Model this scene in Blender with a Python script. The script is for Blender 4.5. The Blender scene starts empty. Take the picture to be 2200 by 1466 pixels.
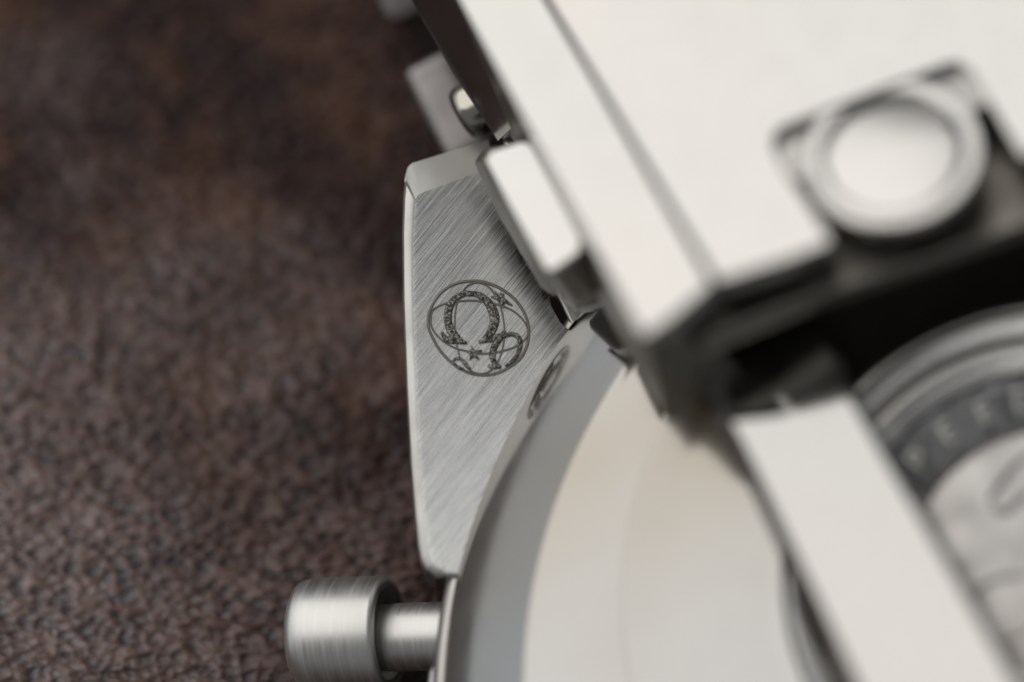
import bpy, bmesh, math, random
from mathutils import Vector, Matrix
random.seed(7)
scn = bpy.context.scene
R = math.radians

# ------------------------------------------------------------------ camera, world, lights
# units: 1 = 1 cm.  The watch is authored in millimetres in a frame whose origin is the
# point in focus and whose z axis points back at the photographer.
TILT = 20.0
FOCUS_H = 0.50                       # height of the focused point above the leather (cm)
DIST = 18.0
PXMM = 72.0                          # photograph pixels per mm at the focus distance
M = Matrix.Translation((0, 0, FOCUS_H)) @ Matrix.Rotation(R(TILT), 4, 'X')
cam_d = bpy.data.cameras.new('camera')
cam = bpy.data.objects.new('camera', cam_d)
scn.collection.objects.link(cam)
cam.matrix_world = M @ Matrix.Translation((0, 0, DIST))
cam_d.sensor_width = 36
cam_d.lens = 36 * DIST / (2200 / PXMM / 10)
cam_d.clip_start = 0.5
cam_d.clip_end = 500
cam_d.dof.use_dof = True
cam_d.dof.focus_distance = DIST
cam_d.dof.aperture_fstop = cam_d.lens * 1e-3 / (2 * 0.70)
cam_d.dof.aperture_blades = 0
scn.camera = cam

w = bpy.data.worlds.new('World')
scn.world = w
w.use_nodes = True
bg = w.node_tree.nodes['Background']
bg.inputs[0].default_value = (0.93, 0.96, 1.0, 1)
bg.inputs[1].default_value = 0.20
scn.view_settings.view_transform = 'Standard'
scn.view_settings.look = 'None'
scn.view_settings.exposure = 0.0
scn.view_settings.gamma = 1
scn.cycles.max_bounces = 10
scn.cycles.glossy_bounces = 8
scn.cycles.sample_clamp_indirect = 6


def area(name, loc, target, sx, sy, radiance, col):
    d = bpy.data.lights.new(name, 'AREA')
    d.shape = 'RECTANGLE'
    d.size, d.size_y = sx, sy
    d.energy = radiance * math.pi * sx * sy
    d.color = col
    o = bpy.data.objects.new(name, d)
    scn.collection.objects.link(o)
    o.location = loc
    zc = (Vector(loc) - Vector(target)).normalized()
    xc = Vector((0, 1, 0)).cross(zc).normalized()
    yc = zc.cross(xc)
    o.rotation_euler = Matrix((xc, yc, zc)).transposed().to_euler()
    return o


area('softbox_overhead', (-29, 19, 42), (0, 0, 0), 59, 80, 1.36, (1.0, 0.98, 0.945))
area('softbox_side', (-60, 26, 14), (0, 12, 0), 26, 120, 0.56, (0.88, 0.94, 1.0))


# ------------------------------------------------------------------ helpers
def ray(px, py):
    """direction from the lens through a point of the picture, per mm of depth"""
    return (px - 1100) / PXMM / 180.0, (733 - py) / PXMM / 180.0


def Z(px, py, z):
    dx, dy = ray(px, py)
    return Vector((dx * (180 - z), dy * (180 - z), z))


class Plane:
    """a tilted plane of the watch: points on it are found where the sight line meets it"""
    def __init__(s, p0, n):
        s.p0 = Vector(p0)
        s.n = Vector(n).normalized()
        s.u = (Vector((1, 0, 0)) - s.n * s.n.x).normalized()
        s.v = s.n.cross(s.u)

    def at(s, px, py, h=0.0):
        dx, dy = ray(px, py)
        cam = Vector((0, 0, 180))
        d = Vector((dx, dy, -1))
        t = ((s.p0 + s.n * h - cam).dot(s.n)) / d.dot(s.n)
        return cam + d * t

    def loc(s, x, y, h):
        return s.p0 + s.u * x + s.v * y + s.n * h


def matn(name):
    m = bpy.data.materials.new(name)
    m.use_nodes = True
    nt = m.node_tree
    b = nt.nodes['Principled BSDF']
    return m, nt, b


def N(nt, t, **kw):
    n = nt.nodes.new(t)
    for k, v in kw.items():
        setattr(n, k, v)
    return n


def ramp(nt, fac, stops):
    r = N(nt, 'ShaderNodeValToRGB')
    e = r.color_ramp.elements
    while len(e) < len(stops):
        e.new(0.5)
    for i, (p, c) in enumerate(stops):
        e[i].position = p
        e[i].color = (*c, 1) if len(c) == 3 else c
    nt.links.new(fac, r.inputs[0])
    return r.outputs[0]


def steel(name, base=(0.68, 0.665, 0.645), rough=0.12, smudge=0.5, warm=(0.70, 0.65, 0.60), sc=1.2):
    """polished steel with faint fingerprints and hairlines; on the case back warm paints reflections"""
    m, nt, b = matn(name)
    base = tuple(c * 0.69 for c in base)
    warm = tuple(c * 0.69 for c in warm)
    L = nt.links.new
    tc = N(nt, 'ShaderNodeTexCoord')
    n1 = N(nt, 'ShaderNodeTexNoise')
    n1.inputs['Scale'].default_value = sc
    n1.inputs['Detail'].default_value = 1.5
    L(tc.outputs['Object'], n1.inputs['Vector'])
    L(ramp(nt, n1.outputs[0], [(0.35, base), (0.75, warm)]), b.inputs['Base Color'])
    n2 = N(nt, 'ShaderNodeTexNoise')
    n2.inputs['Scale'].default_value = 9
    n2.inputs['Detail'].default_value = 3
    L(tc.outputs['Object'], n2.inputs['Vector'])
    mr = N(nt, 'ShaderNodeMapRange')
    mr.inputs[1].default_value = 0.35
    mr.inputs[2].default_value = 0.7
    mr.inputs[3].default_value = rough
    mr.inputs[4].default_value = rough * (1 + smudge)
    L(n2.outputs[0], mr.inputs[0])
    L(mr.outputs[0], b.inputs['Roughness'])
    b.inputs['Metallic'].default_value = 1
    return m


def brushed(name, angle, turned, base=(0.6, 0.6, 0.585), rough=0.26, sl=3.0, sw=190.0, depth=0.5, dark=0.55):
    """brushed steel: long fine streaks running at one angle in the plane of the part"""
    m, nt, b = matn(name)
    L = nt.links.new
    tc = N(nt, 'ShaderNodeTexCoord')
    vr = N(nt, 'ShaderNodeVectorRotate', rotation_type='Z_AXIS')
    vr.inputs['Angle'].default_value = -angle
    L(tc.outputs['Object'], vr.inputs['Vector'])
    outs = []
    for k, (l, wd) in enumerate(((sl, sw), (sl * 1.8, sw * 0.55), (sl * 0.8, sw * 1.8))):
        mp = N(nt, 'ShaderNodeMapping')
        mp.inputs['Scale'].default_value = (l, l, wd) if turned else (l, wd, 40)
        mp.inputs['Location'].default_value = (k * 3.1, k * 7.7, 0)
        L(vr.outputs[0], mp.inputs[0])
        n = N(nt, 'ShaderNodeTexNoise')
        n.inputs['Scale'].default_value = 1
        n.inputs['Detail'].default_value = 3
        n.inputs['Roughness'].default_value = 0.65
        L(mp.outputs[0], n.inputs['Vector'])
        outs.append(n.outputs[0])
    a = N(nt, 'ShaderNodeMath', operation='ADD')
    L(outs[0], a.inputs[0])
    L(outs[1], a.inputs[1])
    a2 = N(nt, 'ShaderNodeMath', operation='MULTIPLY_ADD')
    L(outs[2], a2.inputs[0])
    a2.inputs[1].default_value = 0.8
    L(a.outputs[0], a2.inputs[2])
    a3 = N(nt, 'ShaderNodeMath', operation='DIVIDE')
    L(a2.outputs[0], a3.inputs[0])
    a3.inputs[1].default_value = 2.8
    f = a3.outputs[0]
    base = tuple(c * 0.69 for c in base)
    lo = tuple(c * dark for c in base)
    hi = tuple(min(1, c * 1.22) for c in base)
    L(ramp(nt, f, [(0.36, lo), (0.5, base), (0.66, hi)]), b.inputs['Base Color'])
    mr = N(nt, 'ShaderNodeMapRange')
    mr.inputs[1].default_value = 0.35
    mr.inputs[2].default_value = 0.65
    mr.inputs[3].default_value = rough * 0.75
    mr.inputs[4].default_value = rough * 1.3
    L(f, mr.inputs[0])
    L(mr.outputs[0], b.inputs['Roughness'])
    bp = N(nt, 'ShaderNodeBump')
    bp.inputs['Strength'].default_value = depth
    bp.inputs['Distance'].default_value = 0.0016
    L(f, bp.inputs['Height'])
    L(bp.outputs[0], b.inputs['Normal'])
    b.inputs['Metallic'].default_value = 1
    if turned:
        return m
    b.inputs['Anisotropic'].default_value = 0.85
    vt = N(nt, 'ShaderNodeVectorTransform', vector_type='VECTOR', convert_from='OBJECT', convert_to='WORLD')
    vt.inputs[0].default_value = (-math.sin(angle), math.cos(angle), 0)
    L(vt.outputs[0], b.inputs['Tangent'])
    return m


def granular(name):
    """laser-roughened bottom of an engraving: tiny bright and dark grains"""
    m, nt, b = matn(name)
    L = nt.links.new
    tc = N(nt, 'ShaderNodeTexCoord')
    n = N(nt, 'ShaderNodeTexNoise')
    n.inputs['Scale'].default_value = 210
    n.inputs['Detail'].default_value = 2
    n.inputs['Roughness'].default_value = 0.8
    L(tc.outputs['Object'], n.inputs['Vector'])
    L(ramp(nt, n.outputs[0], [(0.38, (0.035, 0.032, 0.027)), (0.5, (0.16, 0.15, 0.13)), (0.60, (0.85, 0.82, 0.75))]), b.inputs['Base Color'])
    bp = N(nt, 'ShaderNodeBump')
    bp.inputs['Strength'].default_value = 0.9
    bp.inputs['Distance'].default_value = 0.01
    L(n.outputs[0], bp.inputs['Height'])
    L(bp.outputs[0], b.inputs['Normal'])
    b.inputs['Metallic'].default_value = 0.9
    b.inputs['Roughness'].default_value = 0.4
    return m


def leather_mat():
    m, nt, b = matn('brown_leather')
    L = nt.links.new
    tc = N(nt, 'ShaderNodeTexCoord')
    # warp
    nw = N(nt, 'ShaderNodeTexNoise')
    nw.inputs['Scale'].default_value = 9
    nw.inputs['Detail'].default_value = 3
    L(tc.outputs['Object'], nw.inputs['Vector'])
    wm = N(nt, 'ShaderNodeVectorMath', operation='MULTIPLY_ADD')
    L(nw.outputs['Color'], wm.inputs[0])
    wm.inputs[1].default_value = (0.05, 0.05, 0.05)
    L(tc.outputs['Object'], wm.inputs[2])
    mp = N(nt, 'ShaderNodeMapping')
    mp.inputs['Rotation'].default_value = (0, 0, R(-35))
    mp.inputs['Scale'].default_value = (0.72, 1.1, 1)
    L(wm.outputs[0], mp.inputs[0])
    v = N(nt, 'ShaderNodeTexVoronoi', feature='SMOOTH_F1')
    v.inputs['Scale'].default_value = 31
    v.inputs['Smoothness'].default_value = 0.35
    L(mp.outputs[0], v.inputs['Vector'])
    n1 = N(nt, 'ShaderNodeTexNoise')
    n1.inputs['Scale'].default_value = 24
    n1.inputs['Detail'].default_value = 5
    n1.inputs['Roughness'].default_value = 0.6
    L(mp.outputs[0], n1.inputs['Vector'])
    n3 = N(nt, 'ShaderNodeTexNoise')
    n3.inputs['Scale'].default_value = 5
    n3.inputs['Detail'].default_value = 4
    L(mp.outputs[0], n3.inputs['Vector'])
    # height: a net of raised creases round small pits, over a slower swell
    h = N(nt, 'ShaderNodeMath', operation='MULTIPLY_ADD')
    L(v.outputs['Distance'], h.inputs[0])
    h.inputs[1].default_value = 1.1
    L(n1.outputs[0], h.inputs[2])
    h2 = N(nt, 'ShaderNodeMath', operation='MULTIPLY_ADD')
    L(n3.outputs[0], h2.inputs[0])
    h2.inputs[1].default_value = 1.6
    L(h.outputs[0], h2.inputs[2])
    bp = N(nt, 'ShaderNodeBump')
    bp.inputs['Strength'].default_value = 1.0
    bp.inputs['Distance'].default_value = 0.028
    L(h2.outputs[0], bp.inputs['Height'])
    L(bp.outputs[0], b.inputs['Normal'])
    # colour: dark red brown dye, a cool pinkish grey sheen painted in at left, rust stains
    n2 = N(nt, 'ShaderNodeTexNoise')
    n2.inputs['Scale'].default_value = 1.5
    n2.inputs['Detail'].default_value = 6
    n2.inputs['Roughness'].default_value = 0.62
    L(tc.outputs['Object'], n2.inputs['Vector'])
    # painted sheen mask: light put into the colour, fading dark toward the watch
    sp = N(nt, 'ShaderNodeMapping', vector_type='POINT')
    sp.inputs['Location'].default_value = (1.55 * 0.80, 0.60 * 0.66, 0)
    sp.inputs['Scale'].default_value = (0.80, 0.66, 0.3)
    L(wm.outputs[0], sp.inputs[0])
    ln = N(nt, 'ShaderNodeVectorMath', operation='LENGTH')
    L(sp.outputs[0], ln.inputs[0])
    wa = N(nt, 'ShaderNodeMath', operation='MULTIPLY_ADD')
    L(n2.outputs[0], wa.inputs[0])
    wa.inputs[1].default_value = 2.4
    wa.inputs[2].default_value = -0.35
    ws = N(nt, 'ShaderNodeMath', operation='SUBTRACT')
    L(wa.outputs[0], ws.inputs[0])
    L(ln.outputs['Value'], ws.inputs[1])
    sheen = N(nt, 'ShaderNodeMapRange')
    sheen.inputs[1].default_value = -0.30
    sheen.inputs[2].default_value = 0.75
    L(ws.outputs[0], sheen.inputs[0])
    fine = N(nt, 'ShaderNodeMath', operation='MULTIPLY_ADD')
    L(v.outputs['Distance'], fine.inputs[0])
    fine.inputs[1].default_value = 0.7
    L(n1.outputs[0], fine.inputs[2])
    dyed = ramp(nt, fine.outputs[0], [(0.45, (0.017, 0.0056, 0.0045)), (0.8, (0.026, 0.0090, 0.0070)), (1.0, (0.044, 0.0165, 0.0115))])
    sheen_col = ramp(nt, fine.outputs[0], [(0.50, (0.020, 0.0135, 0.0145)), (0.70, (0.056, 0.030, 0.0255)), (0.92, (0.20, 0.098, 0.068))])  # lit tone of the leather, painted where the sheen falls
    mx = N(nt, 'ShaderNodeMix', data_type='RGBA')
    L(sheen.outputs[0], mx.inputs[0])
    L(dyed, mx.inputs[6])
    L(sheen_col, mx.inputs[7])
    n4 = N(nt, 'ShaderNodeTexNoise')
    n4.inputs['Scale'].default_value = 2.6
    n4.inputs['Detail'].default_value = 7
    n4.inputs['Roughness'].default_value = 0.7
    L(wm.outputs[0], n4.inputs['Vector'])
    rust = N(nt, 'ShaderNodeMapRange')
    rust.inputs[1].default_value = 0.47
    rust.inputs[2].default_value = 0.64
    rust.inputs[4].default_value = 0.8
    L(n4.outputs[0], rust.inputs[0])
    mx2 = N(nt, 'ShaderNodeMix', data_type='RGBA')
    L(rust.outputs[0], mx2.inputs[0])
    L(mx.outputs[2], mx2.inputs[6])
    mx2.inputs[7].default_value = (0.135, 0.058, 0.027, 1)
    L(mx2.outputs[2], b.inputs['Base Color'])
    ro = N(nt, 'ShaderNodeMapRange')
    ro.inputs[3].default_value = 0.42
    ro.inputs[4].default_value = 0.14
    L(sheen.outputs[0], ro.inputs[0])
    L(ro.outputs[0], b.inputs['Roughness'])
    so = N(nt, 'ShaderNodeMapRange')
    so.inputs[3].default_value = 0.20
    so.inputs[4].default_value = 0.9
    L(sheen.outputs[0], so.inputs[0])
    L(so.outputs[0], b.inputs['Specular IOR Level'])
    b.inputs['Specular Tint'].default_value = (0.86, 0.93, 1.0, 1)  # cool tone of the light put into the specular colour
    b.inputs['IOR'].default_value = 1.75
    return m


# ------------------------------------------------------------------ the leather
def build_leather():
    bm = bmesh.new()
    bmesh.ops.create_grid(bm, x_segments=160, y_segments=160, size=40)
    for v in bm.verts:
        x, y = v.co.x, v.co.y
        # finer squares near the watch
        x = math.copysign(40 * (abs(x) / 40) ** 2.4, x)
        y = math.copysign(40 * (abs(y) / 40) ** 2.4, y)
        zz = 0.012 * math.sin(x * 2.1 + y * 1.3) + 0.010 * math.sin(y * 3.1 - x * 0.9 + 1)
        v.co = (x, y, zz - 0.02)
    me = bpy.data.meshes.new('leather_surface')
    bm.to_mesh(me)
    bm.free()
    for p in me.polygons:
        p.use_smooth = True
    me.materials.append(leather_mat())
    o = bpy.data.objects.new('leather_surface', me)
    scn.collection.objects.link(o)
    o['kind'] = 'structure'
    return o


build_leather()

# ------------------------------------------------------------------ the watch
CASE = Plane((-100 / PXMM, -7 / PXMM, 0), (math.sin(R(-8)), math.sin(R(17)), 1))
LUGP = Plane(CASE.at(1225, 700, -0.05), (0.05, 0.23, 1))
CLASP = Plane(Z(1380, 720, 11.5), (-0.18, 0.634, 1))

root = bpy.data.objects.new('wrist_watch', None)
scn.collection.objects.link(root)
ROOT_MM = Vector((6.0, -14.0, -9.5))
root.matrix_world = M @ Matrix.Translation(ROOT_MM * 0.1)
root.empty_display_size = 0.5
root['label'] = 'steel chronograph wrist watch lying back up on brown leather, clasp folded over it'
root['category'] = 'watch'

ORG = {root: ROOT_MM * 0.1}
ROT = {}


def mk(name, verts, faces, mat, parent, smooth=35, bevel=0.0, seg=3, frame=None, mats=None):
    """one mesh object from points in mm; its origin is its own middle"""
    bm = bmesh.new()
    vs = [bm.verts.new(v) for v in verts]
    bm.verts.ensure_lookup_table()
    for f in faces:
        try:
            nf = bm.faces.new([vs[i] for i in f[:]])
        except ValueError:
            continue
    bmesh.ops.recalc_face_normals(bm, faces=bm.faces)
    if bevel:
        es = [e for e in bm.edges if len(e.link_faces) == 2 and e.calc_face_angle(0) > R(25)]
        bmesh.ops.bevel(bm, geom=es, offset=bevel, segments=seg, profile=0.5, affect='EDGES', clamp_overlap=True)
    c = Vector()
    for v in bm.verts:
        c += v.co
    c /= max(1, len(bm.verts))
    rot = Matrix.Identity(3)
    if frame:
        rot = Matrix((frame.u, frame.v, frame.n)).transposed()
    inv = rot.transposed()
    for v in bm.verts:
        v.co = inv @ (v.co - c) * 0.1
    me = bpy.data.meshes.new(name)
    bm.to_mesh(me)
    bm.free()
    for m in (mats or [mat]):
        me.materials.append(m)
    o = bpy.data.objects.new(name, me)
    scn.collection.objects.link(o)
    o.parent = parent
    own = Matrix.Translation(c * 0.1) @ rot.to_4x4()
    if parent is root:
        pm = Matrix.Translation(ROOT_MM * 0.1)
    else:
        pm = ROT[parent]
    o.matrix_parent_inverse = Matrix.Identity(4)
    o.matrix_basis = pm.inverted() @ own
    ROT[o] = own
    for p in me.polygons:
        p.use_smooth = True
    if smooth < 180:
        sharp = bmesh.new()
        sharp.from_mesh(me)
        for e in sharp.edges:
            if len(e.link_faces) == 2 and e.calc_face_angle(0) > R(smooth):
                e.smooth = False
        sharp.to_mesh(me)
        sharp.free()
    if bevel:
        o.modifiers.new('weighted_normal', 'WEIGHTED_NORMAL').keep_sharp = True
    return o


def loft(name, rings, mat, parent, cap=True, **kw):
    """closed rings of equal length joined one to the next"""
    n = len(rings[0])
    verts = [p for r in rings for p in r]
    faces = []
    for k in range(len(rings) - 1):
        for i in range(n):
            j = (i + 1) % n
            faces.append((k * n + i, k * n + j, (k + 1) * n + j, (k + 1) * n + i))
    if cap:
        faces.append(tuple(range(n)))
        faces.append(tuple((len(rings) - 1) * n + i for i in range(n)))
    return mk(name, verts, faces, mat, parent, **kw)


def slab(name, plane, poly, h, t, mat, parent, bevel=0.15, shrink=1.0, **kw):
    """solid whose upper face is the outline on the plane at height h, t thick"""
    top = [plane.at(x, y, h) for x, y in poly]
    bot = [p - plane.n * t for p in top]
    return loft(name, [top, bot], mat, parent, bevel=bevel, frame=kw.pop('frame', plane), **kw)


def lathe(name, origin, axis, prof, mat, parent, seg=96, refdir=(1, 0, 0), a0=0, a1=360, **kw):
    """turn a profile [(radius, height)] about an axis"""
    ax = Vector(axis).normalized()
    u = Vector(refdir)
    u = (u - ax * u.dot(ax)).normalized()
    v = ax.cross(u)
    verts, faces = [], []
    n = seg
    for r, h in prof:
        for i in range(n):
            a = 2 * math.pi * i / n
            verts.append(Vector(origin) + ax * h + (u * math.cos(a) + v * math.sin(a)) * max(r, 1e-4))
    for k in range(len(prof) - 1):
        for i in range(n):
            j = (i + 1) % n
            faces.append((k * n + i, k * n + j, (k + 1) * n + j, (k + 1) * n + i))
    if prof[0][0] > 0.001:
        faces.append(tuple(range(n)))
    if prof[-1][0] > 0.001:
        faces.append(tuple((len(prof) - 1) * n + i for i in range(n)))

    class F:
        pass
    f = F()
    f.u, f.v, f.n = u, v, ax
    return mk(name, verts, faces, mat, parent, frame=f, **kw)


def arc(cx, cy, r, a0, a1, n):
    return [(cx + r * math.cos(R(a0 + (a1 - a0) * i / n)), cy + r * math.sin(R(a0 + (a1 - a0) * i / n))) for i in range(n + 1)]


POL = steel('polished_steel', base=(0.60, 0.60, 0.595), warm=(0.50, 0.44, 0.36), rough=0.10, sc=1.0)  # warm patches stand in for uneven reflections
POL2 = steel('polished_steel_clasp', base=(0.80, 0.785, 0.76), warm=(0.83, 0.79, 0.75), rough=0.2, smudge=0.15, sc=0.9)
POL3 = steel('polished_steel_blade', base=(0.66, 0.65, 0.63), warm=(0.70, 0.67, 0.635), rough=0.13)
SAT = steel('satin_steel', rough=0.3)
SHADE = steel('shade_toned_steel', base=(0.42, 0.40, 0.36), warm=(0.36, 0.33, 0.29), rough=0.35)  # shade on clasp walls and link flanks put into the base colour
BAND = steel('frosted_steel', base=(0.46, 0.465, 0.47), warm=(0.50, 0.50, 0.50), rough=0.42)
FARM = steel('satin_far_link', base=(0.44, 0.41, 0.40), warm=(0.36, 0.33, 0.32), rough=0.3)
LETM = steel('worn_letter_steel', base=(0.55, 0.55, 0.53), warm=(0.50, 0.49, 0.46), rough=0.3)
LUGM = brushed('brushed_steel_lug', R(52), 0, base=(0.84, 0.84, 0.83), rough=0.25, dark=0.36, depth=0.9, sl=2.4, sw=580)
LINKM = brushed('brushed_steel_link', R(-70), 0, base=(0.5, 0.49, 0.46), rough=0.3, sw=150)
CAPM = brushed('turned_steel', R(90), 1, base=(0.88, 0.865, 0.83), rough=0.40, sl=3, sw=130, depth=0.10, dark=0.95)
GRAN = granular('engraving_floor')
LINE = steel('engraving_wall', base=(0.66, 0.62, 0.55), warm=(0.5, 0.47, 0.42), rough=0.3)

# ---- lug with its engraved emblem
outer = [(1050, 300), (885, 351), (876, 360), (870, 380), (866, 425), (864, 500), (865, 640), (872, 830), (881, 1000), (890, 1110),
         (897, 1175), (903, 1205), (915, 1226), (935, 1240), (988, 1243), (1030, 1140), (1134, 860), (1262, 722), (1226, 716), (1208, 700),
         (1186, 660), (1178, 630), (1120, 540), (1060, 400)]
inner = [(1056, 360), (905, 415), (898, 420), (893, 428), (890, 450), (887, 520), (887, 650), (893, 830), (902, 1000), (911, 1110),
         (918, 1165), (922, 1190), (930, 1208), (945, 1220), (990, 1226), (1030, 1130), (1132, 858), (1260, 718), (1224, 710), (1204, 694),
         (1182, 656), (1174, 628), (1116, 540), (1056, 402)]
hh = [-0.42, -0.42, -0.4, -0.3, -0.24] + [-0.2] * 10 + [-0.08] * 9

DN = 4


def dens(l):
    out_ = []
    for i_ in range(len(l)):
        a_, b2 = l[i_], l[(i_ + 1) % len(l)]
        for q_ in range(DN):
            t_ = q_ / DN
            out_.append(tuple(u1 + (u2 - u1) * t_ for u1, u2 in zip(a_, b2)) if isinstance(a_, tuple) else a_ + (b2 - a_) * t_)
    return out_


outer, inner, hh = dens(outer), dens(inner), dens(hh)


def twist(px, py):
    """the back of the lug is not dead flat: it winds by a few degrees from tip to root"""
    return -0.018 * ((px - 1030) / PXMM) * ((705 - py) / PXMM)


rings = []
for q in range(14):
    f_ = (q + 0.02) / 14.0
    rings.append([LUGP.at(1010 + (x - 1010) * f_, 760 + (y - 760) * f_, twist(1010 + (x - 1010) * f_, 760 + (y - 760) * f_)) for x, y in inner])
for s in (0.0, 0.3, 0.6, 0.85, 1.0):
    rg = []
    for i, (a, b_) in enumerate(zip(inner, outer)):
        if i <= 3 * DN or i > 22 * DN:
            k, q = s, s                       # flat chamfer at the tip
        else:
            k, q = math.sin(s * math.pi / 2), 1 - math.cos(s * math.pi / 2)
        px = a[0] + (b_[0] - a[0]) * k
        py = a[1] + (b_[1] - a[1]) * k
        rg.append(LUGP.at(px, py, hh[i] * q + twist(px, py)))
    rings.append(rg)
last = rings[-1]
rings.append([p - LUGP.n * 1.2 + LUGP.u * 0.05 for p in last])
rings.append([p - LUGP.n * 4.4 + LUGP.u * 0.35 + LUGP.v * 0.2 for p in last])
EDGEM = steel('polished_lug_edge', base=(0.70, 0.69, 0.66), warm=(0.56, 0.54, 0.51), rough=0.3)
lug = loft('lug', rings, LUGM, root, frame=LUGP, smooth=22, mats=[LUGM, EDGEM, steel('satin_lug_tip', base=(0.50, 0.495, 0.48), warm=(0.42, 0.40, 0.37), rough=0.3, sc=3)])
for p_ in lug.data.polygons:
    k_, i_ = divmod(p_.index, len(inner))
    if 14 <= k_ < 18 and 3 * DN <= i_ <= 13 * DN:
        p_.material_index = 1
    elif 14 <= k_ < 18 and (i_ < 3 * DN or i_ > 22 * DN):
        p_.material_index = 2

EP = LUGP


def ez(x, y, h):
    return EP.at(860 + x / 4.8875, 560 + y / 4.8875, h + 0.012 + twist(860 + x / 4.8875, 560 + y / 4.8875))


def spline(pts, closed=False, n=8):
    out = []
    m = len(pts)
    rng = range(m) if closed else range(m - 1)
    for i in rng:
        p = [pts[(i + k) % m] if closed else pts[min(max(i + k, 0), m - 1)] for k in (-1, 0, 1, 2)]
        for q in range(n):
            t = q / n
            out.append(tuple(0.5 * (2 * p[1][c] + (p[2][c] - p[0][c]) * t + (2 * p[0][c] - 5 * p[1][c] + 4 * p[2][c] - p[3][c]) * t * t
                             + (-p[0][c] + 3 * p[1][c] - 3 * p[2][c] + p[3][c]) * t ** 3) for c in range(len(pts[0]))))
    if not closed:
        out.append(tuple(pts[-1]))
    return out


def stroke_geo(pts, closed, prof, n=8):
    """ribbon along a path of (x, y, width); prof = [(side -1..1, height mm)]"""
    s = spline(pts, closed, n)
    verts, faces = [], []
    m, k = len(s), len(prof)
    for i in range(m):
        a = s[(i - 1) % m] if closed or i > 0 else s[i]
        b_ = s[(i + 1) % m] if closed or i < m - 1 else s[i]
        tx, ty = b_[0] - a[0], b_[1] - a[1]
        l = math.hypot(tx, ty) or 1
        nx, ny = -ty / l, tx / l
        for sd, h in prof:
            wv = s[i][2] / 2 * sd
            verts.append(ez(s[i][0] + nx * wv, s[i][1] + ny * wv, h))
    for i in range(m if closed else m - 1):
        j = (i + 1) % m
        for q in range(k - 1):
            faces.append((i * k + q, i * k + q + 1, j * k + q + 1, j * k + q))
    return verts, faces


def strokes(name, lst, prof, mat):
    V, Fs = [], []
    for pts, closed in lst:
        v, f = stroke_geo(pts, closed, prof)
        o = len(V)
        V += v
        Fs += [tuple(i + o for i in q) for q in f]
    return mk(name, V, Fs, mat, lug, frame=LUGP, smooth=180 if mat is GRAN else 25)


def wd(l, w_):
    return [(x, y, w_) for x, y in l]


ringp = wd([(292, 640), (300, 560), (345, 450), (425, 340), (525, 268), (640, 228), (775, 214), (900, 232), (1050, 293), (1195, 400), (1285, 520), (1335, 640),
            (1350, 760), (1333, 880), (1285, 990), (1195, 1085), (1080, 1157), (960, 1197), (865, 1203), (740, 1185), (605, 1120), (488, 1025), (398, 915), (337, 805), (302, 720)], 30)
orb1 = wd([(345, 520), (420, 470), (520, 440), (620, 427), (740, 420), (860, 430), (1000, 458), (1100, 488), (1200, 540), (1290, 625), (1333, 710), (1330, 800), (1240, 885),
           (1110, 940), (960, 972), (830, 975), (700, 952), (580, 920), (455, 850), (368, 765), (325, 680), (322, 590)], 20)
orb2 = wd([(790, 232), (705, 268), (645, 340), (602, 430), (578, 540), (572, 650), (577, 760), (592, 880), (622, 1000), (672, 1090), (742, 1158), (830, 1188), (920, 1172),
           (985, 1120), (1040, 1030), (1078, 900), (1092, 760), (1085, 640), (1057, 500), (1010, 390), (940, 290), (870, 245)], 19)
GRO = [(-1, 0.002), (-0.7, 0.045), (-0.5, 0.045), (0, 0.004), (0.5, 0.045), (0.7, 0.045), (1, 0.002)]
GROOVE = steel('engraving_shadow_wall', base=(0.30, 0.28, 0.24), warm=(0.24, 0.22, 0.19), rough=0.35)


def widen(l, k, add=0):
    return [(x, y, w_ * k + add) for x, y, w_ in l]


FLAT = [(-1, 0.0), (-0.8, 0.012), (0.8, 0.012), (1, 0.0)]
RIDGE = [(-1, 0.012), (-0.5, 0.03), (0.5, 0.03), (1, 0.012)]
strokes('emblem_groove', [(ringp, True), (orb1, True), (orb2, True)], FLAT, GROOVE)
strokes('emblem_ring', [(widen(ringp, 0.5), True), (widen(orb1, 0.42), True), (widen(orb2, 0.42), True)], RIDGE, LINE)
FIL = [(-1, 0.002), (-0.85, 0.05), (0, 0.056), (0.85, 0.05), (1, 0.002)]
letters = [
    [(760, 348, 46), (690, 345, 52), (620, 368, 58), (560, 415, 66), (520, 480, 76), (500, 570, 80), (505, 660, 80), (535, 740, 84), (590, 810, 80), (650, 850, 46), (700, 862, 14)],
    [(438, 752, 26), (455, 790, 40), (490, 825, 56), (540, 838, 64), (600, 842, 60), (660, 858, 36)],
    [(740, 346, 46), (810, 355, 56), (880, 400, 72), (935, 460, 88), (975, 540, 100), (990, 620, 100), (975, 700, 90), (940, 765, 84), (890, 820, 66), (825, 855, 24)],
    [(825, 855, 20), (880, 838, 44), (950, 822, 62), (1010, 812, 66), (1060, 785, 46), (1098, 730, 22)],
    [(1098, 728, 18), (1070, 790, 46), (1015, 860, 60), (975, 940, 66), (968, 1010, 62), (985, 1070, 50), (1010, 1110, 40)],
    [(922, 1098, 24), (955, 1115, 34), (1005, 1112, 44), (1058, 1108, 34)],
    [(1070, 810, 26), (1120, 778, 32), (1180, 772, 38), (1235, 800, 46), (1258, 860, 48), (1252, 930, 42), (1218, 1000, 38), (1165, 1065, 34), (1098, 1103, 12)],
    [(552, 1062, 16), (575, 1032, 22), (620, 1028, 24), (665, 1060, 30), (700, 1105, 34), (742, 1145, 14)],
    [(552, 1055, 18), (568, 1090, 26), (610, 1122, 28), (668, 1142, 16)],
]
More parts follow.
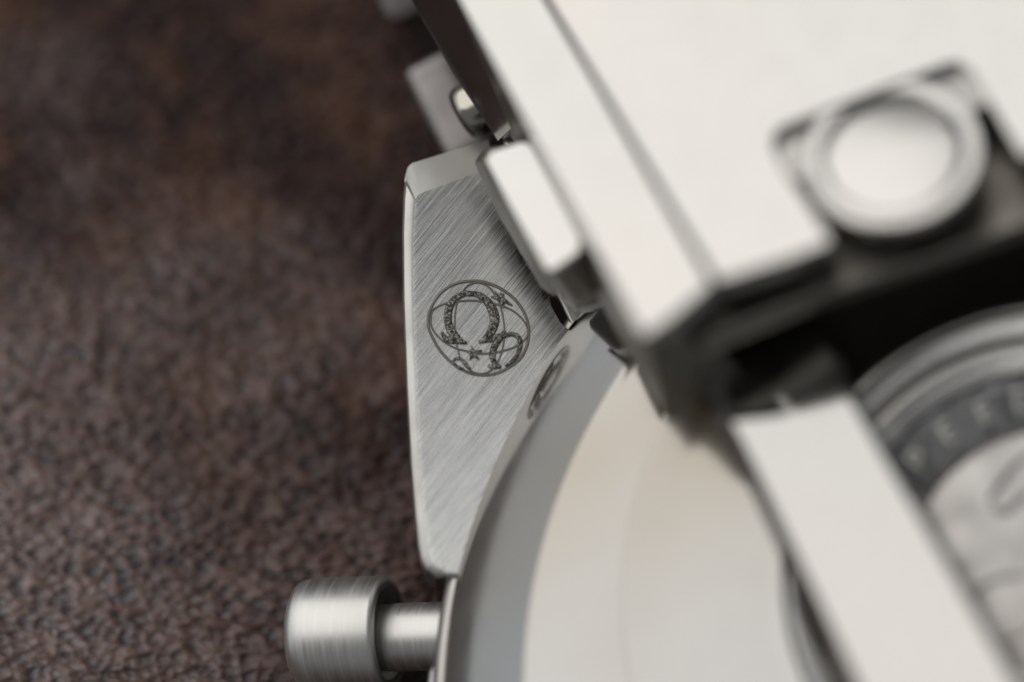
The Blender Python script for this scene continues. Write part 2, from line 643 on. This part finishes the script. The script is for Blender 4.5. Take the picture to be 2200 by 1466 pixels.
strokes('emblem_groove', [(widen(l, 0.98, 8), False) for l in letters], [(-1, 0.0), (-0.8, 0.032), (0.8, 0.032), (1, 0.0)], GROOVE)
strokes('emblem_letter', [(widen(l, 0.94), False) for l in letters], FIL, GRAN)


def star(cx, cy, tips):
    pts = []
    n = len(tips)
    for i in range(n):
        a, b_ = tips[i], tips[(i + 1) % n]
        pts.append(a)
        mx, my = (a[0] + b_[0]) / 2, (a[1] + b_[1]) / 2
        pts.append((cx + (mx - cx) * 0.52, cy + (my - cy) * 0.52))
    top = [ez(x, y, 0.05) for x, y in pts]
    low = [ez(cx + (x - cx) * 1.06, cy + (y - cy) * 1.06, 0.002) for x, y in pts]
    c = ez(cx, cy, 0.06)
    V = [c] + top + low
    m = len(pts)
    F_ = [(0, 1 + i, 1 + (i + 1) % m) for i in range(m)] + [(1 + i, 1 + m + i, 1 + m + (i + 1) % m, 1 + (i + 1) % m) for i in range(m)]
    return mk('emblem_star', V, F_, GRAN, lug, frame=LUGP, smooth=180)


star(762, 975, [(745, 893), (858, 940), (828, 1035), (728, 1038), (685, 950)])
star(1055, 385, [(972, 308), (1085, 335), (1178, 468), (1082, 502), (950, 378)])

# ---- case middle and case back, turned about the axis of the case

C0 = Vector((17.33, -10.11, 5.53))
RC = 19.52
lathe('case_middle', C0, CASE.n, [(18.9, -4.6), (19.5, -4.3), (19.9, -3.4), (19.95, -0.9), (19.93, -0.45), (19.80, -0.22), (19.60, -0.14), (19.30, -0.14), (17, -0.14)],
      SAT, root, seg=220, smooth=60)
# polished shoulder rising from the lugs to the flat of the case back
prof = [(17.0, -0.3), (RC, -0.12), (RC + 0.03, 0.0), (RC - 0.02, 0.08)]
pr, ph = RC - 0.05, 0.12
for i in range(24):
    t = i / 23
    sl = R(40 - 10 * t)
    pr -= 2.5 / 24
    ph += 2.5 / 24 * math.tan(sl)
    prof.append((pr, ph))
HT = ph + 0.1
prof += [(pr - 0.08, ph + 0.045), (pr - 0.2, ph + 0.085), (pr - 0.4, HT), (pr - 1.2, HT + 0.02), (8, HT + 0.02), (0.0, HT + 0.02)]
back = lathe('case_back', C0, CASE.n, prof, POL, root, seg=260, smooth=50)
C1 = CASE.at(2275, 1242, HT + 0.6) - CASE.n * (HT + 0.6)
cover_prof = [(12.7, HT - 0.2), (12.68, HT + 0.07), (12.6, HT + 0.11), (12.45, HT + 0.13), (11.6, HT + 0.15)]
for i in range(1, 9):
    t = i / 8
    cover_prof.append((11.6 - 3.7 * t, HT + 0.15 + 1.25 * t ** 1.2))
HC = HT + 1.40
cover_prof += [(7.82, HC - 0.04), (7.75, HC - 0.3), (6.0, HC - 0.3), (0.0, HC - 0.3)]
POLB = steel('satin_case_back', base=(0.60, 0.595, 0.585), warm=(0.50, 0.45, 0.375), rough=0.20, smudge=0.15, sc=0.8)  # cream reflection patches painted by the warm tone
lathe('screw_back', C1, CASE.n, cover_prof, POLB, back, seg=200, smooth=50)
lathe('raised_ring', C1, CASE.n, [(7.0, HC - 0.35), (7.01, HC + 0.08), (7.06, HC + 0.15), (7.58, HC + 0.20), (7.66, HC + 0.14), (7.7, HC - 0.35)], POL3, back, seg=160)
lathe('raised_ring', C1, CASE.n, [(6.0, HC - 0.35), (6.02, HC - 0.08), (6.07, HC - 0.02), (6.66, HC + 0.04), (6.73, HC - 0.02), (6.76, HC - 0.35)], POL3, back, seg=160)
lathe('lettering_band', C1, CASE.n, [(6.1, HC - 0.26), (4.5, HC - 0.26), (4.4, HC - 0.3)], BAND, back, seg=120)
lathe('medallion', C1, CASE.n, [(4.5, HC - 0.3), (4.42, HC - 0.16), (4.2, HC - 0.08), (3.4, HC - 0.04), (2, HC), (0.0, HC + 0.02)], SAT, back, seg=120, smooth=60)


def CL(r, a, h):
    return C1 + CASE.u * (r * math.cos(R(a))) + CASE.v * (r * math.sin(R(a))) + CASE.n * h


# raised lettering round the case back
word = 'SPEEDMASTER'
for i, ch in enumerate(word):
    cu = bpy.data.curves.new('letter', 'FONT')
    cu.body = ch
    cu.size = 1.0
    cu.extrude = 0.08
    cu.offset = 0.0
    cu.align_x = 'CENTER'
    cu.align_y = 'CENTER'
    cu.resolution_u = 4
    to = bpy.data.objects.new('letter', cu)
    scn.collection.objects.link(to)
    dg = bpy.context.evaluated_depsgraph_get()
    me = bpy.data.meshes.new_from_object(to.evaluated_get(dg))
    vs = [v.co.copy() for v in me.vertices]
    fs = [tuple(p.vertices) for p in me.polygons]
    bpy.data.objects.remove(to)
    bpy.data.curves.remove(cu)
    bpy.data.meshes.remove(me)
    a = 152 - i * 13.2
    up = (CL(1, a, 0) - C1).normalized()
    rt = up.cross(CASE.n)
    o = CL(5.2, a, HC - 0.24)
    mk('letter', [o + rt * v.x + up * v.y + CASE.n * (v.z + 0.02) for v in vs], fs, LETM, back, frame=CASE, smooth=30)

# embossed figure on the medallion: a curled body
def ridge(name, pts, wmm, hmm, parent, mat):
    s = spline(pts, False, 8)
    V, F_ = [], []
    for i, p in enumerate(s):
        a = s[max(i - 1, 0)]
        b_ = s[min(i + 1, len(s) - 1)]
        tx, ty = b_[0] - a[0], b_[1] - a[1]
        l = math.hypot(tx, ty) or 1
        tp = max(0.25, math.sin(math.pi * (i + 0.6) / (len(s) + 0.2)) ** 0.5)
        for k in range(7):
            ang = math.pi * k / 6
            sd = -math.cos(ang) * wmm / 2 * tp
            V.append(CASE_pt(p[0] - ty / l * sd, p[1] + tx / l * sd, HC - 0.12 + math.sin(ang) * hmm * tp))
    for i in range(len(s) - 1):
        for k in range(6):
            F_.append((i * 7 + k, i * 7 + k + 1, (i + 1) * 7 + k + 1, (i + 1) * 7 + k))
    return mk(name, V, F_, mat, parent, frame=CASE, smooth=60)


def CASE_pt(px, py, h):
    return CASE.at(px, py, h)


ridge('embossed_figure', [(2250, 960), (2190, 985), (2150, 1030), (2125, 1075), (2160, 1095), (2200, 1060), (2250, 1050), (2300, 1090)], 0.75, 0.42, back, POL)
ridge('embossed_figure', [(2290, 1250), (2210, 1235), (2130, 1245), (2080, 1290), (2090, 1345), (2150, 1375), (2215, 1350), (2230, 1300)], 0.9, 0.40, back, POL)
ridge('embossed_figure', [(2120, 1385), (2150, 1410), (2200, 1405), (2260, 1430), (2330, 1420)], 0.8, 0.38, back, POL)

# crown guard below the pusher
slab('crown_guard', CASE, [(918, 1440), (925, 1424), (945, 1416), (1000, 1412), (1000, 1620), (905, 1620), (910, 1500)], -0.7, 3.0, SAT, root, bevel=0.35)

# ---- pusher: cap and stem on one axis
pa = (CASE.u * 1.0 + Vector((0, 0, 0.20)) + CASE.v * 0.015).normalized()
p_base = Z(960, 1366, 0.15)
pr0 = bpy.data.objects.new('pusher', None)
scn.collection.objects.link(pr0)
pr0.parent = root
pr0.empty_display_size = 0.1
pr0.matrix_basis = Matrix.Translation((p_base - ROOT_MM) * 0.1)
ROT[pr0] = Matrix.Translation(p_base * 0.1)
lathe('stem', p_base, pa, [(1.02, 0.1), (1.02, -1.6), (1.0, -1.72), (1.0, -2.4)][::-1], CAPM, pr0, seg=72, smooth=50)
lathe('cap', p_base + Vector((0, 0.12, 0)), pa, [(0.0, -4.72), (1.2, -4.71), (1.42, -4.66), (1.62, -4.54), (1.70, -4.36), (1.74, -4.1), (1.75, -3.6), (1.75, -1.95), (1.72, -1.86), (1.64, -1.80), (1.45, -1.80), (1.38, -1.86), (1.36, -2.3), (0.0, -2.3)],
      CAPM, pr0, seg=96, smooth=45)

# ---- end link in the notch of the lug
slab('end_link', CASE, [(1150, 520), (1330, 470), (1420, 640), (1330, 700), (1250, 712), (1234, 706), (1222, 692), (1196, 636), (1160, 560)], -0.12, 3.5, LINKM, root, bevel=0.18)
# floor of the notch
# ---- near bracelet link beside the lug
def poly3(l):
    return [Z(*p) for p in l]


LINKP = Plane(Z(1180, 480, 5.4), CLASP.n + Vector((-0.2, -0.05, 0)))
slab('bracelet_link', LINKP, [(1036, 345), (1052, 320), (1124, 297), (1146, 306), (1205, 412), (1256, 512), (1250, 542), (1186, 586), (1166, 580), (1095, 455)], 0, 2.2, POL2, root, bevel=0.22)
loft('link_flank', [
    [LINKP.at(x, y, -0.5) for x, y in [(1034, 345), (1052, 318), (1146, 306), (1256, 512), (1250, 545), (1180, 592), (1160, 580), (1090, 455)]],
    poly3([(1018, 350, 1.0), (1040, 316, 1.0), (1150, 304, 1.0), (1262, 515, 2.0), (1256, 570, 2.2), (1192, 640, 1.8), (1162, 618, 1.6), (1070, 462, 1.3)]),
], SHADE, root, bevel=0.1, smooth=40)
# hinge block under that link
loft('hinge_block', [
    poly3([(1186, 612, 3.0), (1262, 578, 3.3), (1300, 590, 3.4), (1330, 650, 3.2), (1240, 668, 2.2), (1200, 640, 2.0)]),
    poly3([(1190, 618, 0.9), (1262, 590, 0.8), (1310, 600, 0.8), (1336, 660, 0.8), (1240, 676, 0.6), (1205, 648, 0.6)]),
], SAT, root, bevel=0.2)

# ---- clasp: side rails, cover, folded blades, button
c0 = CLASP.at(1380, 720, -3)
clasp = bpy.data.objects.new('folding_clasp', None)
scn.collection.objects.link(clasp)
clasp.parent = root
clasp.empty_display_size = 0.1
clasp.matrix_basis = Matrix.Translation((c0 - ROOT_MM) * 0.1)
ROT[clasp] = Matrix.Translation(c0 * 0.1)

slab('side_rail', CLASP, [(848, -250), (1024, -250), (1176, 0), (1290, 190), (1534, 610), (1500, 640), (1440, 690), (1395, 720), (1376, 716), (1360, 690)], -0.12, 0.7, POL2, clasp, bevel=0.14)
slab('rail_body', CLASP, [(856, -250), (1020, -250), (1172, 0), (1286, 190), (1526, 606), (1392, 712), (1378, 706)], -0.8, 5.0, SHADE, clasp, bevel=0.12)
cov = [(1030, -250), (1181, 0), (1295, 188), (1541, 604), (1560, 600), (1700, 556), (1783, 524)]
cov += [(1788, 512), (1735, 430), (1690, 365), (1668, 325), (1664, 300), (1675, 280), (1700, 266),
        (1860, 205), (2030, 140), (2060, 134), (2082, 146), (2100, 175), (2150, 262), (2192, 330), (2205, 338), (2260, 320), (2600, 190), (2600, -250)]
slab('cover', CLASP, cov, 0, 0.55, POL2, clasp, bevel=0.14)
cx_, cy_ = 1900, 150
slab('cover_body', CLASP, [(cx_ + (x - cx_) * 0.985, cy_ + (y - cy_) * 0.975) for x, y in cov], -0.54, 1.2, SHADE, clasp, bevel=0.08)
slab('recess_floor', CLASP, [(1600, 240), (2130, 60), (2205, 190), (1680, 400)], -0.42, 0.4, SAT, clasp, bevel=0.05)
bc = CLASP.at(1918, 322, 0)
lathe('button_ring', bc, CLASP.n, [(2.3, -0.65), (2.52, -0.6), (2.56, -0.3), (2.53, -0.17), (2.45, -0.12), (2.10, -0.12), (2.03, -0.17), (1.99, -0.65)],
      POL2, clasp, seg=120, smooth=18)
bn = (CLASP.n + CLASP.v * 0.015 - CLASP.u * 0.02).normalized()
lathe('release_button', bc - CLASP.n * 0.30, bn, [(0.0, -0.4), (1.8, -0.4), (1.94, -0.14), (1.9, -0.03), (1.75, 0.0), (0.0, 0.02)], POL2, clasp, seg=120, smooth=25)
slab('inner_plate', CLASP, [(1500, 735), (1722, 642), (2230, 470), (2700, 300), (2500, -200), (1300, -200), (1220, 100)], -2.35, 0.9, SHADE, clasp, bevel=0.15)
slab('inner_plate', CLASP, [(1722, 648), (2230, 472), (2700, 310), (2500, -200), (1500, -200)], -1.95, 0.3, SHADE, clasp, bevel=0.08)
# folded blade running out from under the cover
rows = [(640, 1475, 1722, 4.9), (700, 1497, 1750, 5.3), (780, 1530, 1786, 5.95), (840, 1552, 1812, 6.5), (875, 1566, 1827, 6.85), (905, 1580, 1842, 7.1), (950, 1605, 1868, 7.30), (1020, 1640, 1908, 7.68), (1238, 1744, 2036, 8.85),
        (1466, 1852, 2165, 10.1), (1640, 1934, 2260, 11.05)]
topL, topR, botR, botL = [], [], [], []
V, F_ = [], []
for (y, xl, xr, z) in rows:
    sk = -0.13 * (xr - xl)
    z += 0.7
    V += [Z(xl - 38, y + 8, z - 0.62), Z(xl - 6, y + 3, z - 0.05), Z(xl + 6, y, z), Z(xr - 8, y + sk * 0.8, z + 0.85), Z(xr + 6, y + sk, z + 0.75), Z(xr + 16, y + sk, z + 0.15), Z(xl - 38, y + 8, z - 1.0)]
m7 = 7
for k in range(len(rows) - 1):
    for i in range(m7):
        j = (i + 1) % m7
        F_.append((k * m7 + i, k * m7 + j, (k + 1) * m7 + j, (k + 1) * m7 + i))
F_.append(tuple(range(m7)))
F_.append(tuple((len(rows) - 1) * m7 + i for i in range(m7)))
mk('folding_blade', V, F_, POL3, clasp, smooth=12)

# dark polished flank of the bracelet beside the rail
fl_a = poly3([(790, -170, -1.6), (880, -5, -1.3), (972, 158, -0.9), (1070, 304, -0.5), (1118, 258, 2.3), (1066, 160, 2.2), (986, 0, 2.0), (900, -160, 1.8)])
fl_b = [p + Vector((0.9, 0.1, -1.6)) for p in fl_a]
loft('bracelet_flank', [fl_a, fl_b], POL3, root, bevel=0.03, smooth=25)
slab('hinge_barrel', CASE, [(1078, 306), (1088, 282), (1120, 264), (1160, 270), (1180, 330), (1100, 340)], 1.0, 2.0, SAT, root, bevel=0.15)

# far bracelet links seen past the flank
def box_link(name, a, b, wid, dep, mat, bev, up=(0, 0, 1)):
    """a rounded link from point a to point b"""
    a, b = Z(*a), Z(*b)
    d = (b - a).normalized()
    u_ = Vector(up)
    s_ = d.cross(u_).normalized()
    n_ = s_.cross(d).normalized()
    rg = []
    for p in (a, b):
        rg.append([p + s_ * wid / 2 + n_ * dep / 2, p - s_ * wid / 2 + n_ * dep / 2, p - s_ * wid / 2 - n_ * dep / 2, p + s_ * wid / 2 - n_ * dep / 2])
    return loft(name, rg, mat, root, bevel=bev, seg=5, smooth=50)


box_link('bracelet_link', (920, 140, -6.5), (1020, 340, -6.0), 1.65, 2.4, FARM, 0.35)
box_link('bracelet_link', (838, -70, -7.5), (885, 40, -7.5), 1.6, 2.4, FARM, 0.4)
hb = Z(986, 252, -2.0)
lathe('hinge_roller', hb, (0.87, 0.5, 0.10), [(0.0, 0.0), (0.55, 0.0), (0.74, 0.07), (0.84, 0.22), (0.86, 0.4), (0.86, 2.4), (0.8, 2.5), (0.0, 2.5)],
      steel('roller_steel', base=(0.72, 0.71, 0.68), warm=(0.62, 0.57, 0.47), rough=0.16, sc=3), root, seg=72, smooth=60)
